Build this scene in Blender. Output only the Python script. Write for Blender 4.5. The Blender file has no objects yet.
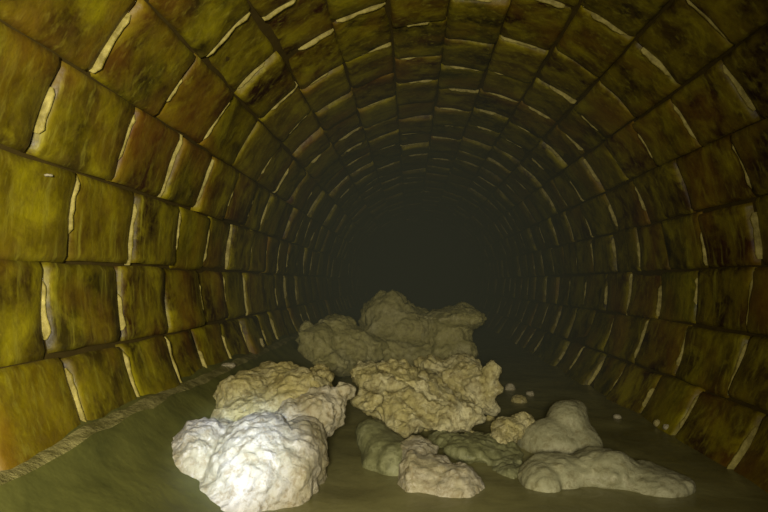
import bpy, bmesh, math, random
from mathutils import Vector, Matrix, noise

scene = bpy.context.scene
COL = scene.collection
R = 1.0                      # tunnel radius, axis along +y at x=0, z=1
AX = Vector((0, 0, 1.0))
CAM = Vector((-.15, 0, .95))
WATER = .40
F = 640.0
YAW = math.atan(26 / F)
PITCH = math.atan(26 / F)

# ---------------------------------------------------------------- camera
cd = bpy.data.cameras.new('camera')
cam = bpy.data.objects.new('camera', cd)
COL.objects.link(cam)
cd.sensor_width = 36
cd.lens = 36 * F / 768
cd.clip_start = .02
cam.location = CAM
cam.rotation_euler = (math.pi / 2 + PITCH, 0, YAW)
scene.camera = cam
ROT = cam.rotation_euler.to_matrix()


def ray(px, py):
    return ROT @ Vector(((px - 384) / F, (256 - py) / F, -1))


def at(px, py, depth):
    """a place seen in direction px,py at this distance down the tunnel"""
    d = ray(px, py)
    return CAM + d * (depth / d.y)


def tag(o, label=None, cat=None, group=None, kind=None):
    for k, v in (('label', label), ('category', cat), ('group', group), ('kind', kind)):
        if v:
            o[k] = v
    return o


# ---------------------------------------------------------------- materials
class NT:
    def __init__(s, name):
        s.m = bpy.data.materials.new(name)
        s.m.use_nodes = True
        s.t = s.m.node_tree
        s.b = s.t.nodes['Principled BSDF']

    def n(s, typ, ins=None, **kw):
        nd = s.t.nodes.new(typ)
        for k, v in kw.items():
            setattr(nd, k, v)
        for k, v in (ins or {}).items():
            if isinstance(v, bpy.types.NodeSocket):
                s.t.links.new(v, nd.inputs[k])
            else:
                nd.inputs[k].default_value = v
        return nd

    def mix(s, fac, a, b, mode='MIX'):
        nd = s.t.nodes.new('ShaderNodeMix')
        nd.data_type = 'RGBA'
        nd.blend_type = mode
        for i, v in ((0, fac), (6, a), (7, b)):
            if isinstance(v, bpy.types.NodeSocket):
                s.t.links.new(v, nd.inputs[i])
            else:
                nd.inputs[i].default_value = v if i == 0 else (*v, 1)
        return nd.outputs[2]

    def noise(s, scale, detail=5, rough=.6, vec=None, dist=0):
        i = {'Scale': scale, 'Detail': detail, 'Roughness': rough, 'Distortion': dist}
        if vec is not None:
            i['Vector'] = vec
        return s.n('ShaderNodeTexNoise', i).outputs['Fac']

    def ramp(s, fac, lo, hi, a=0, b=1):
        nd = s.n('ShaderNodeMapRange', {'Value': fac, 'From Min': lo, 'From Max': hi, 'To Min': a, 'To Max': b})
        return nd.outputs[0]

    def coords(s, scale=(1, 1, 1)):
        tc = s.n('ShaderNodeTexCoord')
        return s.n('ShaderNodeMapping', {'Vector': tc.outputs['Object'], 'Scale': scale}).outputs[0]

    def bump(s, h, strength, dist):
        nd = s.n('ShaderNodeBump', {'Height': h, 'Strength': strength, 'Distance': dist})
        s.t.links.new(nd.outputs[0], s.b.inputs['Normal'])

    def out(s, color, rough, spec=.5):
        for k, v in (('Base Color', color), ('Roughness', rough), ('Specular IOR Level', spec)):
            if isinstance(v, bpy.types.NodeSocket):
                s.t.links.new(v, s.b.inputs[k])
            else:
                s.b.inputs[k].default_value = (*v, 1) if k == 'Base Color' else v
        return s.m


def brick_material():
    s = NT('slimy_brick')
    v = s.coords()
    base = s.n('ShaderNodeAttribute', attribute_name='brick_colour').outputs['Color']
    n1 = s.noise(9, 6, .65, v)
    c = s.mix(s.ramp(n1, .4, .62), base, (.25, .20, .002), 'MIX')
    c = s.mix(.6, base, c)
    nb = s.noise(5.5, 5, .65, v, .6)
    c = s.mix(s.ramp(nb, .5, .66, 0, .55), c, (.38, .33, .004))
    n2 = s.noise(28, 5, .7, v, .5)
    c = s.mix(s.ramp(n2, .5, .75, 0, .45), c, (.14, .09, .002))
    streak = s.noise(6, 4, .6, s.coords((7, 7, .8)))
    c = s.mix(s.ramp(streak, .54, .72, 0, .6), c, (.30, .27, .02))
    n3 = s.noise(3.1, 3, .5, v)
    c = s.mix(s.ramp(n3, .5, .68, 0, .55), c, (.17, .075, .003))
    s.bump(s.noise(38, 6, .6, v, .3), .3, .009)
    return s.out(c, s.ramp(n2, .3, .7, .42, .7), .35)


def mortar_material():
    s = NT('lime_mortar')
    v = s.coords()
    n = s.noise(25, 5, .7, v)
    c = s.mix(s.ramp(n, .38, .72), (.17, .135, .012), (.46, .39, .085))
    s.bump(s.noise(90, 4, .7, v), .6, .006)
    return s.out(c, .6, .4)


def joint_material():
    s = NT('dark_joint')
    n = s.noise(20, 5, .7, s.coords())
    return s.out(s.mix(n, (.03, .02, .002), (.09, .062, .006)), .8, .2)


def fat_material(name, base, pale, dark, w_pale=.5, w_dark=.5, bump=.7):
    s = NT(name)
    v = s.coords()
    n1 = s.noise(5, 5, .6, v, .4)
    c = s.mix(s.ramp(n1, .62 - .3 * w_pale, .85 - .3 * w_pale), base, pale)
    n2 = s.noise(11, 6, .7, v, .8)
    c = s.mix(s.ramp(n2, .72 - .25 * w_dark, .9 - .25 * w_dark, 0, .8), c, dark)
    n3 = s.noise(42, 6, .75, v, .5)
    c = s.mix(s.ramp(n3, .48, .62, 0, .75), c, dark)
    n4 = s.noise(30, 5, .75, s.coords((1.3, 1, 1.1)), .8)
    c = s.mix(s.ramp(n4, .54, .66, 0, .6), c, tuple(min(.8, q * 1.15) for q in pale))
    s.bump(s.noise(45, 6, .7, v, .6), bump, .018)
    return s.out(c, s.ramp(n1, .3, .7, .45, .75), .4)


def water_material():
    s = NT('murky_sewage')
    v = s.coords()
    n = s.noise(2.4, 5, .6, v, .6)
    c = s.mix(s.ramp(n, .35, .7), (.12, .11, .034), (.22, .205, .07))
    sc = s.noise(16, 6, .75, v, 1.0)
    c = s.mix(s.ramp(sc, .62, .74, 0, .5), c, (.2, .18, .07))
    s.bump(s.noise(9, 3, .5, v, .5), .25, .02)
    return s.out(c, s.ramp(sc, .4, .7, .28, .6), .35)


def silt_material():
    s = NT('greasy_silt')
    v = s.coords()
    n = s.noise(7, 6, .65, v, .5)
    c = s.mix(s.ramp(n, .3, .7), (.065, .068, .012), (.13, .13, .024))
    s.bump(s.noise(9, 4, .55, v), .4, .02)
    return s.out(c, .6, .35)


M_BRICK, M_MORTAR, M_JOINT = brick_material(), mortar_material(), joint_material()
M_WATER, M_SILT = water_material(), silt_material()

# ---------------------------------------------------------------- brickwork
DA = math.pi / 14
Y0, Y1 = -1.4, 15.0
PAL = [((.27, .22, .002), 6), ((.22, .175, .002), 4), ((.33, .29, .002), 3), ((.22, .14, .002), 3),
       ((.18, .08, .002), 3), ((.15, .12, .002), 2), ((.27, .19, .002), 3)]
PICK = [c for c, w in PAL for _ in range(w)]


def course_joints(k, rnd):
    """k: course number counted up from the springing, 0..13 over the crown from the left, negative / >13 below it"""
    known = {-1: (1.44, .365), 0: (1.54, .36), 1: (1.70, .34), 2: (1.84, .40), -2: (1.47, .31),
             14: (2.18, .40), 13: (2.15, .38), 12: (2.11, .44), 15: (2.18, .44)}
    y, L = known.get(k, (rnd.uniform(1.2, 1.6), .38))
    js = [y]
    while js[-1] < Y1:
        js.append(js[-1] + L * rnd.uniform(.93, 1.07))
    while js[0] > Y0:
        js.insert(0, js[0] - L * rnd.uniform(.93, 1.07))
    return js


def pt(a, r, y):
    # a measured from the left springing over the crown
    return Vector((AX.x - r * math.cos(a), y, AX.z + r * math.sin(a)))


def brick_course(bm, lay, k, rnd):
    a0, a1 = k * DA, (k + 1) * DA
    js = course_joints(k, rnd)
    step = rnd.uniform(-.004, .004)
    near = (k, )
    for i in range(len(js) - 1):
        gy = rnd.uniform(.004, .010)
        ga = rnd.uniform(.002, .007)
        y0, y1 = js[i] + gy, js[i + 1] - gy
        sh = rnd.uniform(-.005, .005)
        b0, b1 = a0 + ga + sh, a1 - ga + sh * .6
        off = step + rnd.uniform(-.013, .013)
        tilt_y, tilt_a = rnd.uniform(-.016, .014), rnd.uniform(-.014, .014)
        col = rnd.choice(PICK)
        if 9 <= k <= 15 and rnd.random() < .28:
            col = (.17, .062, .003)
        key = (k, round(js[i], 1))
        j = rnd.uniform(.8, 1.2)
        col = tuple(min(1, c * j * rnd.uniform(.95, 1.05)) for c in col)
        NU, NV = (8, 7) if y0 < 5 else (4, 4)
        us = [0, .045] + [.045 + .91 * q / (NU - 3) for q in range(1, NU - 2)] + [.955 + .045]
        us = sorted(set([0, .05, .95, 1] + [.05 + .9 * q / (NU - 3) for q in range(1, NU - 3)]))
        vs = sorted(set([0, .07, .93, 1] + [.07 + .86 * q / (NV - 3) for q in range(1, NV - 3)]))
        grid = []
        seed = Vector((rnd.uniform(0, 50), rnd.uniform(0, 50), k * 3.1))
        for u in us:
            row = []
            for v in vs:
                eu = u in (0, 1)
                ev = v in (0, 1)
                sink = (.007 if eu else 0) + (.007 if ev else 0)
                w = noise.noise(seed + Vector((u * 2.5, v * 2, 0))) * .007
                r = R - .012 + off + tilt_y * (u - .5) + tilt_a * (v - .5) + sink + w
                wob = noise.noise(seed + Vector((u * 3, v * 3, 9))) * .006
                row.append(bm.verts.new(pt(b0 + (b1 - b0) * v + wob * (1 if ev else 0), r, y0 + (y1 - y0) * u + (wob * 1.2 if eu else 0))))
            grid.append(row)
        fs = []
        nu, nv = len(us), len(vs)
        for p in range(nu - 1):
            for q in range(nv - 1):
                fs.append(bm.faces.new((grid[p][q], grid[p][q + 1], grid[p + 1][q + 1], grid[p + 1][q])))
        ring = [grid[p][0] for p in range(nu)] + [grid[-1][q] for q in range(1, nv)] + \
               [grid[p][-1] for p in range(nu - 2, -1, -1)] + [grid[0][q] for q in range(nv - 2, 0, -1)]
        low = []
        for vtx in ring:
            d = vtx.co - Vector((AX.x, vtx.co.y, AX.z))
            low.append(bm.verts.new(Vector((AX.x, vtx.co.y, AX.z)) + d.normalized() * (R + .03)))
        m = len(ring)
        for p in range(m):
            fs.append(bm.faces.new((ring[p], ring[(p + 1) % m], low[(p + 1) % m], low[p])))
        for f in fs:
            f.material_index = 0
            f.smooth = True
            for lp in f.loops:
                lp[lay] = (*col, 1)
        # pale mortar squeezed out of the upright joint at the far end of the brick
        if rnd.random() < .85:
            NS = 9
            yj = js[i + 1]
            v0 = rnd.uniform(0, .35)
            v1 = rnd.uniform(.6, 1)
            wide = rnd.uniform(.4, .85)
            rows = []
            for q in range(NS + 1):
                t = v0 + (v1 - v0) * q / NS
                a = a0 + (a1 - a0) * t
                wn = wide * .006 + .003 * noise.noise(seed + Vector((t * 9, 4, 1)))
                h = R - .016 + off * .6 + .006 * noise.noise(seed + Vector((t * 7, 8, 2)))
                cy = yj + .004 * noise.noise(seed + Vector((t * 3, 1, 7)))
                if q in (0, NS):
                    wn *= .4
                    h += .008
                rows.append([bm.verts.new(pt(a, rr, yy)) for yy, rr in
                             ((cy - wn, R + .02), (cy - wn * .9, h + .004), (cy, h), (cy + wn * .9, h + .004), (cy + wn, R + .02))])
            for q in range(NS):
                for p in range(4):
                    f = bm.faces.new((rows[q][p], rows[q + 1][p], rows[q + 1][p + 1], rows[q][p + 1]))
                    f.material_index = 1
                    f.smooth = True
                    for lp in f.loops:
                        lp[lay] = (*col, 1)


def shell(bm, lay, a0, a1, r, mi, n=24):
    prev = None
    for q in range(n + 1):
        a = a0 + (a1 - a0) * q / n
        cur = [bm.verts.new(pt(a, rr, yy)) for rr, yy in ((r, Y0), (r, Y1), (r + .12, Y1), (r + .12, Y0))]
        if prev:
            for p in range(4):
                f = bm.faces.new((prev[p], prev[(p + 1) % 4], cur[(p + 1) % 4], cur[p]))
                f.material_index = mi
                for lp in f.loops:
                    lp[lay] = (.03, .02, .005, 1)
        prev = cur


def finish(bm, name, mats, parent=None, recalc=True):
    if recalc:
        bmesh.ops.recalc_face_normals(bm, faces=bm.faces)
    me = bpy.data.meshes.new(name)
    bm.to_mesh(me)
    bm.free()
    for m in mats:
        me.materials.append(m)
    o = bpy.data.objects.new(name, me)
    COL.objects.link(o)
    o.parent = parent
    return o


def brickwork(name, ks, seed, label):
    rnd = random.Random(seed)
    bm = bmesh.new()
    lay = bm.loops.layers.color.new('brick_colour')
    for k in ks:
        brick_course(bm, lay, k, rnd)
    shell(bm, lay, ks[0] * DA, (ks[-1] + 1) * DA, R + .008, 2)
    # outward orientation: faces must look towards the axis
    o = finish(bm, name, [M_BRICK, M_MORTAR, M_JOINT])
    return tag(o, label, 'wall', kind='structure')


brickwork('wall_left', list(range(-4, 4)), 11, 'curved left wall of slimy yellow-olive brick blocks with pale upright joints')
tag(brickwork('ceiling', list(range(4, 10)), 23, 'arched crown of the brick sewer, dark olive and brown blocks'), cat='ceiling')
brickwork('wall_right', list(range(10, 18)), 37, 'curved right wall of brown and olive brick blocks in shadow')

# the invert below the water
bm = bmesh.new()
lay = bm.loops.layers.color.new('brick_colour')
shell(bm, lay, -10 * DA, -4 * DA, R + .008, 0)
tag(finish(bm, 'floor', [M_SILT]), 'rounded invert of the sewer below the water', 'floor', kind='structure')

# ends of the built length of sewer: dark brick bulkhead
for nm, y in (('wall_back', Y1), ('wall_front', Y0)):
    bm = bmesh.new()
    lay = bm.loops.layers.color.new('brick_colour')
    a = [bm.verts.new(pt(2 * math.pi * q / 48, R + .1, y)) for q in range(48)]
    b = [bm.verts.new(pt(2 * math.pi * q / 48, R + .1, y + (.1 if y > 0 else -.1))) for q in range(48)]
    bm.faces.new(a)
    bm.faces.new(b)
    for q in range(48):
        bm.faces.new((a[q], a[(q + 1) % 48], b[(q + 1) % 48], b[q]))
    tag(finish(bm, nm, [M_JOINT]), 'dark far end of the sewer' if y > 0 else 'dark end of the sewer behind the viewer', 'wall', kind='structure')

# ---------------------------------------------------------------- sewage water
bm = bmesh.new()
NX, NY = 60, 420
half = math.sqrt(R * R - (1 - WATER) ** 2) + .01
g = []
for i in range(NX + 1):
    col = []
    for j in range(NY + 1):
        x = -half + 2 * half * i / NX
        y = Y0 + (Y1 - Y0) * (j / NY) ** 1.5
        p = Vector((x, y, 0))
        z = WATER + .006 * noise.noise(p * 3.2) + .004 * noise.noise(p * 8 + Vector((5, 0, 0)))
        col.append(bm.verts.new((x, y, z)))
    g.append(col)
for i in range(NX):
    for j in range(NY):
        bm.faces.new((g[i][j], g[i + 1][j], g[i + 1][j + 1], g[i][j + 1])).smooth = True
tag(finish(bm, 'water', [M_WATER], recalc=False), 'murky olive-brown sewage water along the bottom of the tunnel', 'water', kind='stuff')

# ---------------------------------------------------------------- silt bank along the foot of the left wall
bm = bmesh.new()
prof = [(-.960, .640), (-.925, .628), (-.900, .616), (-.880, .612), (-.862, .603), (-.84, .58), (-.81, .553), (-.77, .525),
        (-.71, .49), (-.65, .455), (-.58, .42), (-.52, .385), (-.5, .33), (-.7, .27), (-.86, .45)]
NJ = 300
rows = []
for j in range(NJ + 1):
    y = Y0 + (Y1 - Y0) * (j / NJ) ** 1.4
    row = []
    for q, (x, z) in enumerate(prof):
        k = 0 if q in (0, 12, 13, 14) else 1
        p = Vector((x * 2, y, z))
        dx = k * (.018 * noise.noise(p * 2.1) + .010 * noise.noise(p * 7))
        dz = k * (.014 * noise.noise(p * 2.6 + Vector((9, 0, 0))) + .009 * noise.noise(p * 11 + Vector((3, 3, 0))))
        row.append(bm.verts.new((x + dx, y, z + dz)))
    rows.append(row)
n = len(prof)
for j in range(NJ):
    for q in range(n):
        f = bm.faces.new((rows[j][q], rows[j][(q + 1) % n], rows[j + 1][(q + 1) % n], rows[j + 1][q]))
        f.smooth = True
        f.material_index = 1 if q in (2, 3) else 0
bm.faces.new(rows[0])
bm.faces.new(rows[-1])


def crest_material():
    s = NT('scum_line')
    v = s.coords()
    n_ = s.noise(18, 6, .75, v, .6)
    c = s.mix(s.ramp(n_, .42, .62), (.11, .10, .02), (.28, .25, .08))
    s.bump(s.noise(40, 5, .7, v), .8, .012)
    return s.out(c, .6, .4)


bank = finish(bm, 'silt_bank', [M_SILT, crest_material()])
tag(bank, 'low greasy bank of dark silt with a pale scum line along the left wall', 'silt', kind='stuff')

# ---------------------------------------------------------------- lumps of congealed fat
M_PALE = fat_material('pale_fat', (.31, .275, .14), (.42, .385, .26), (.20, .155, .06), .7, .55, .6)
M_TAN = fat_material('tan_fat', (.34, .29, .095), (.45, .41, .21), (.17, .13, .035), .5, .7, .8)
M_CRUST = fat_material('crusty_fat', (.38, .33, .115), (.55, .51, .27), (.17, .13, .035), .6, .7, .9)
M_GREY = fat_material('grey_fat', (.36, .33, .10), (.48, .45, .20), (.18, .15, .04), .4, .6, .6)
M_SLICK = fat_material('slick_fat', (.17, .17, .065), (.26, .26, .12), (.09, .09, .03), .4, .4, .3)
M_SMOOTH = fat_material('smooth_fat', (.27, .26, .13), (.36, .34, .18), (.17, .15, .06), .4, .3, .35)


def blob_mesh(parts, voxel):
    bm = bmesh.new()
    for c, (rx, ry, rz), rot in parts:
        m = Matrix.Translation(c) @ Matrix.Rotation(rot, 4, 'Y') @ Matrix.Diagonal((rx, ry, rz, 1))
        bmesh.ops.create_icosphere(bm, subdivisions=3, radius=1, matrix=m)
    me = bpy.data.meshes.new('tmp')
    bm.to_mesh(me)
    bm.free()
    o = bpy.data.objects.new('tmp', me)
    COL.objects.link(o)
    md = o.modifiers.new('r', 'REMESH')
    md.mode = 'VOXEL'
    md.voxel_size = voxel
    sm = o.modifiers.new('s', 'SMOOTH')
    sm.iterations = 6
    sm.factor = .6
    dg = bpy.context.evaluated_depsgraph_get()
    dg.update()
    new = bpy.data.meshes.new_from_object(o.evaluated_get(dg))
    bpy.data.objects.remove(o)
    bpy.data.meshes.remove(me)
    return new


def crumb(p, f):
    d = noise.voronoi(p * f)[0]
    return max(0, .55 - d[0]) / .55


def lump(name, label, parts, mat, big=.03, mid=.02, fine=.006, fb=5, fm=13, voxel=.008, seed=0, cat='fat lump', group=None, warp=.0):
    """parts: (px, py, half width px, half height px, depth, half depth m[, rot deg])"""
    ps = []
    for q in parts:
        px, py, rw, rh, dep, ry = q[:6]
        c = at(px, py, dep)
        ps.append((c, (rw * dep / F, ry, rh * dep / F), math.radians(q[6] if len(q) > 6 else 0)))
    me = blob_mesh(ps, voxel)
    me.name = name
    sd = Vector((seed * 7.3, seed * 3.1, seed))
    cos = []
    for v in me.vertices:
        p = v.co + sd
        wv = Vector((noise.noise(p * 9), noise.noise(p * 9 + Vector((7, 7, 7))), noise.noise(p * 9 + Vector((3, 1, 5))))) * .03
        h = big * 1.5 * noise.noise(p * fb) + mid * .75 * (crumb(p + wv, fm) * 1.3 - .45) + mid * .55 * (crumb(p + wv * .6, fm * 2.3) - .4) + fine * .6 * noise.noise((p + wv) * 34)
        h += fine * .8 * noise.noise(p * 70)
        cos.append(v.co + v.normal * h)
    cx = sum(cos, Vector()) / len(cos)
    base = Vector((cx.x, cx.y, min(c.z for c in cos)))
    for v, c in zip(me.vertices, cos):
        v.co = c - base
    for p in me.polygons:
        p.use_smooth = True
        p.material_index = 0
    me.materials.clear()
    me.materials.append(mat)
    o = bpy.data.objects.new(name, me)
    o.location = base
    COL.objects.link(o)
    return tag(o, label, cat, group)


G_BERG = 'lumps of congealed fat in the water'
# front left white lump, under the lamp
lump('fat_lump', 'big white glaring lump of fat, nearest on the left against the silt bank',
     [(200, 464, 34, 44, 1.72, .15), (180, 478, 22, 46, 1.70, .13), (194, 500, 36, 46, 1.72, .15), (240, 442, 46, 22, 1.84, .14), (218, 446, 30, 24, 1.78, .14), (300, 440, 24, 20, 1.84, .12), (258, 478, 52, 60, 1.70, .20), (298, 480, 28, 54, 1.74, .18), (232, 510, 62, 46, 1.66, .2)],
     M_PALE, .016, .012, .005, 6, 17, .0065, 1, group=G_BERG)
lump('fat_lump', 'tan rounded lump of fat rising right behind the white glaring one',
     [(246, 396, 36, 28, 2.2, .14), (283, 379, 34, 17, 2.3, .12), (300, 398, 38, 30, 2.12, .14), (322, 376, 12, 12, 2.2, .08), (262, 422, 54, 28, 2.05, .14), (228, 412, 18, 26, 2.15, .1), (316, 372, 12, 12, 2.25, .07)],
     M_TAN, .018, .018, .006, 6, 14, .007, 2, group=G_BERG)
lump('fat_lump', 'pinkish-white crumbly lump wedged between the tan lump and the central crust',
     [(318, 412, 26, 26, 2.02, .12), (296, 416, 22, 18, 2.0, .12), (302, 440, 22, 34, 1.95, .1), (330, 400, 18, 13, 2.05, .07), (344, 390, 11, 11, 2.08, .05)],
     M_PALE, .010, .016, .006, 7, 20, .006, 3, group=G_BERG)
# centre crust
lump('fat_lump', 'large craggy crust of tan fat in the centre with a diagonal ridge',
     [(366, 375, 20, 13, 2.52, .09), (392, 385, 30, 18, 2.5, .13), (420, 400, 42, 24, 2.45, .16), (385, 404, 24, 18, 2.36, .10), (372, 402, 18, 14, 2.33, .07),
      (405, 423, 34, 12, 2.3, .10), (448, 416, 40, 14, 2.35, .12), (440, 424, 34, 10, 2.3, .1), (424, 388, 42, 9, 2.26, .09, 28), (396, 369, 20, 8, 2.34, .09, 5), (372, 404, 14, 12, 2.2, .07)],
     M_CRUST, .032, .028, .008, 7, 12, .007, 4, group=G_BERG)
lump('fat_lump', 'blocky tan lump with a broken upright edge, right end of the central crust',
     [(462, 378, 28, 20, 2.62, .13), (474, 392, 22, 24, 2.55, .12), (490, 385, 8, 24, 2.5, .06), (440, 364, 26, 9, 2.72, .1), (480, 405, 18, 14, 2.5, .1)],
     M_CRUST, .026, .026, .008, 7, 14, .007, 5, group=G_BERG)
lump('fat_lump', 'smooth dark green half-sunk slab of fat below the central crust',
     [(374, 438, 20, 18, 2.1, .12, 25), (386, 450, 24, 20, 2.03, .13, 20), (394, 462, 22, 22, 1.96, .12), (380, 462, 22, 22, 2.0, .12)],
     M_SLICK, .012, .006, .002, 5, 10, .008, 6, group=G_BERG)
lump('fat_lump', 'pale flat-topped lump at the bottom centre in front of the crust',
     [(432, 486, 34, 32, 1.8, .12), (418, 452, 20, 13, 1.92, .1), (456, 488, 28, 26, 1.76, .12), (412, 490, 18, 40, 1.8, .12)],
     M_PALE, .010, .012, .004, 7, 16, .0065, 7, group=G_BERG)
lump('fat_lump', 'mottled olive raft of scum and fat awash between the crust and the low right slab',
     [(470, 446, 32, 10, 2.12, .16), (500, 456, 24, 8, 2.05, .12), (446, 440, 22, 8, 2.2, .12), (505, 470, 20, 8, 1.95, .12)],
     M_SLICK, .016, .014, .006, 7, 16, .0075, 14, group=G_BERG)
# mound behind
lump('fat_lump', 'dim rounded hump topping the mound at the far back',
     [(386, 310, 26, 15, 4.3, .22), (400, 330, 46, 26, 4.25, .26), (380, 350, 44, 26, 4.1, .26), (410, 360, 50, 24, 4.1, .26)],
     M_GREY, .035, .035, .010, 4, 8, .014, 8, group=G_BERG)
lump('fat_lump', 'dim flat-topped overhanging block on the right of the far mound',
     [(450, 317, 35, 10, 4.1, .26), (446, 338, 28, 28, 4.1, .22), (452, 355, 26, 22, 4.0, .22), (474, 319, 12, 8, 3.95, .12)],
     M_GREY, .025, .028, .010, 4, 8, .013, 9, group=G_BERG)
lump('fat_lump', 'dim low lump on the left slope of the far mound',
     [(338, 334, 26, 20, 4.0, .2), (350, 350, 36, 24, 3.9, .2), (320, 348, 20, 22, 3.8, .16), (308, 338, 9, 12, 3.85, .1), (330, 362, 30, 18, 3.75, .2)],
     M_GREY, .03, .034, .010, 4, 9, .013, 10, group=G_BERG)
# right group
lump('fat_lump', 'smooth grey-green pointed lump standing on the right near the wall side',
     [(568, 423, 22, 24, 2.25, .12), (562, 480, 36, 40, 2.3, .16), (556, 446, 38, 26, 2.2, .15), (580, 446, 22, 26, 2.2, .14), (575, 409, 12, 9, 2.28, .08)],
     M_SMOOTH, .014, .006, .002, 5, 9, .008, 11, group=G_BERG)
lump('fat_lump', 'small pale lump leaning on the left of the smooth pointed one',
     [(508, 430, 19, 13, 2.2, .08), (522, 422, 14, 10, 2.25, .07), (500, 440, 12, 12, 2.15, .07)],
     M_CRUST, .010, .014, .005, 8, 18, .006, 12, group=G_BERG)
lump('fat_lump', 'long low grey slab of fat along the bottom right, nearest on that side',
     [(560, 475, 34, 20, 1.85, .12), (604, 472, 38, 22, 1.85, .13), (648, 482, 42, 16, 1.8, .12), (540, 480, 22, 16, 1.8, .1)],
     M_SMOOTH, .012, .010, .003, 6, 13, .0075, 13, group=G_BERG)

# small floating crumbs
BITS = [
    (510, 388, 5, 5, 2.9, 'small pinkish crumb of fat beside the broken edge of the crust', M_PALE),
    (519, 400, 8, 6, 2.7, 'flat brownish crumb of fat just right of the central crust', M_TAN),
    (530, 394, 4, 3, 2.95, 'tiny white crumb of fat floating behind the smooth pointed lump', M_PALE),
    (617, 417, 4, 3, 2.45, 'tiny pale crumb floating right of the smooth pointed lump', M_PALE),
    (657, 423, 4, 4, 2.35, 'yellowish crumb near the right wall, left of its neighbour', M_TAN),
    (667, 427, 4, 3, 2.3, 'pale crumb of fat nearest to the right wall', M_PALE),
    (228, 365, 7, 2.5, 2.85, 'thin white fleck of scum behind the tan lump on the left', M_PALE),
    (260, 343, 4, 5, 3.5, 'pale round crumb behind the left lumps, near the left wall', M_TAN),
    (48, 175, 5, 2.5, 1.7, 'small white fleck stuck on the bricks high on the left wall', M_PALE),
    (470, 434, 6, 4, 2.2, 'small crumb on the olive raft below the central crust', M_CRUST),
    (490, 418, 5, 4, 2.4, 'small crumb floating between the crust and the pale right lump', M_TAN),
]


def resting_z(x):
    pr = prof[:13]
    for (xa, za), (xb, zb) in zip(pr, pr[1:]):
        if xa <= x <= xb:
            return max(WATER, za + (zb - za) * (x - xa) / (xb - xa))
    return WATER


for i, (px, py, rw, rh, dep, lab, mat) in enumerate(BITS):
    d = ray(px, py)
    dep = 1.0
    while dep < 6:                       # where this line of sight meets bank, water or brick
        p = CAM + d * (dep / d.y)
        if p.z < resting_z(p.x) + .008 or Vector((p.x, p.z - AX.z)).length > R - .02:
            break
        dep += .005
    lump('fat_crumb', lab, [(px, py, rw, rh, dep, rw * dep / F), (px + rw * .5, py + rh * .4, rw * .6, rh * .7, dep, rw * .6 * dep / F)],
         mat, .003, .003, .001, 20, 60, .0022, 20 + i, cat='crumb', group='small crumbs of fat around the lumps')

# ---------------------------------------------------------------- light: two lamps beside the inspection camera


def spot(name, loc, target, energy, size_deg, blend, color, radius):
    l = bpy.data.lights.new(name, 'SPOT')
    l.energy = energy
    l.spot_size = math.radians(size_deg)
    l.spot_blend = blend
    l.color = color
    l.shadow_soft_size = radius
    o = bpy.data.objects.new(name, l)
    o.location = loc
    o.rotation_euler = (Vector(target) - Vector(loc)).to_track_quat('-Z', 'Y').to_euler()
    COL.objects.link(o)
    return o


spot('flood_lamp', CAM + Vector((-.02, -.45, .08)), at(276, 292, 3), 300, 83, 1.0, (1.0, .92, .80), .10)
spot('beam_lamp', CAM + Vector((-.10, -.05, .10)), at(240, 447, 1.6), 560, 12, 1.0, (.44, .56, 1.0), .03)

# ---------------------------------------------------------------- damp haze and dark world
w = bpy.data.worlds.new('world')
scene.world = w
w.use_nodes = True
nt = w.node_tree
bg = nt.nodes['Background']
bg.inputs[0].default_value = (0, 0, 0, 1)
bg.inputs[1].default_value = 0

mm = bpy.data.materials.new('sewer_mist')
mm.use_nodes = True
mt = mm.node_tree
mt.nodes.remove(mt.nodes['Principled BSDF'])
vs = mt.nodes.new('ShaderNodeVolumeScatter')
vs.inputs['Color'].default_value = (.70, .80, .52, 1)
vs.inputs['Density'].default_value = .09
va = mt.nodes.new('ShaderNodeVolumeAbsorption')
va.inputs['Color'].default_value = (.4, .4, .25, 1)
va.inputs['Density'].default_value = .08
ad = mt.nodes.new('ShaderNodeAddShader')
mt.links.new(vs.outputs[0], ad.inputs[0])
mt.links.new(va.outputs[0], ad.inputs[1])
mt.links.new(ad.outputs[0], mt.nodes['Material Output'].inputs['Volume'])
bm = bmesh.new()
e0, e1 = [], []
for q in range(40):
    a = 2 * math.pi * q / 40
    x, z = .965 * math.cos(a), .965 * math.sin(a)
    z = max(z, WATER + .015 - AX.z)
    e0.append(bm.verts.new((x, 2.4, AX.z + z)))
    e1.append(bm.verts.new((x, Y1 - .1, AX.z + z)))
bm.faces.new(e0)
bm.faces.new(e1)
for q in range(40):
    bm.faces.new((e0[q], e0[(q + 1) % 40], e1[(q + 1) % 40], e1[q]))
tag(finish(bm, 'mist', [mm]), 'thin damp mist hanging in the far part of the tunnel', 'mist', kind='stuff')

scene.view_settings.view_transform = 'Standard'
scene.view_settings.look = 'None'
scene.view_settings.gamma = 1
scene.view_settings.use_curve_mapping = False
scene.view_settings.exposure = 0
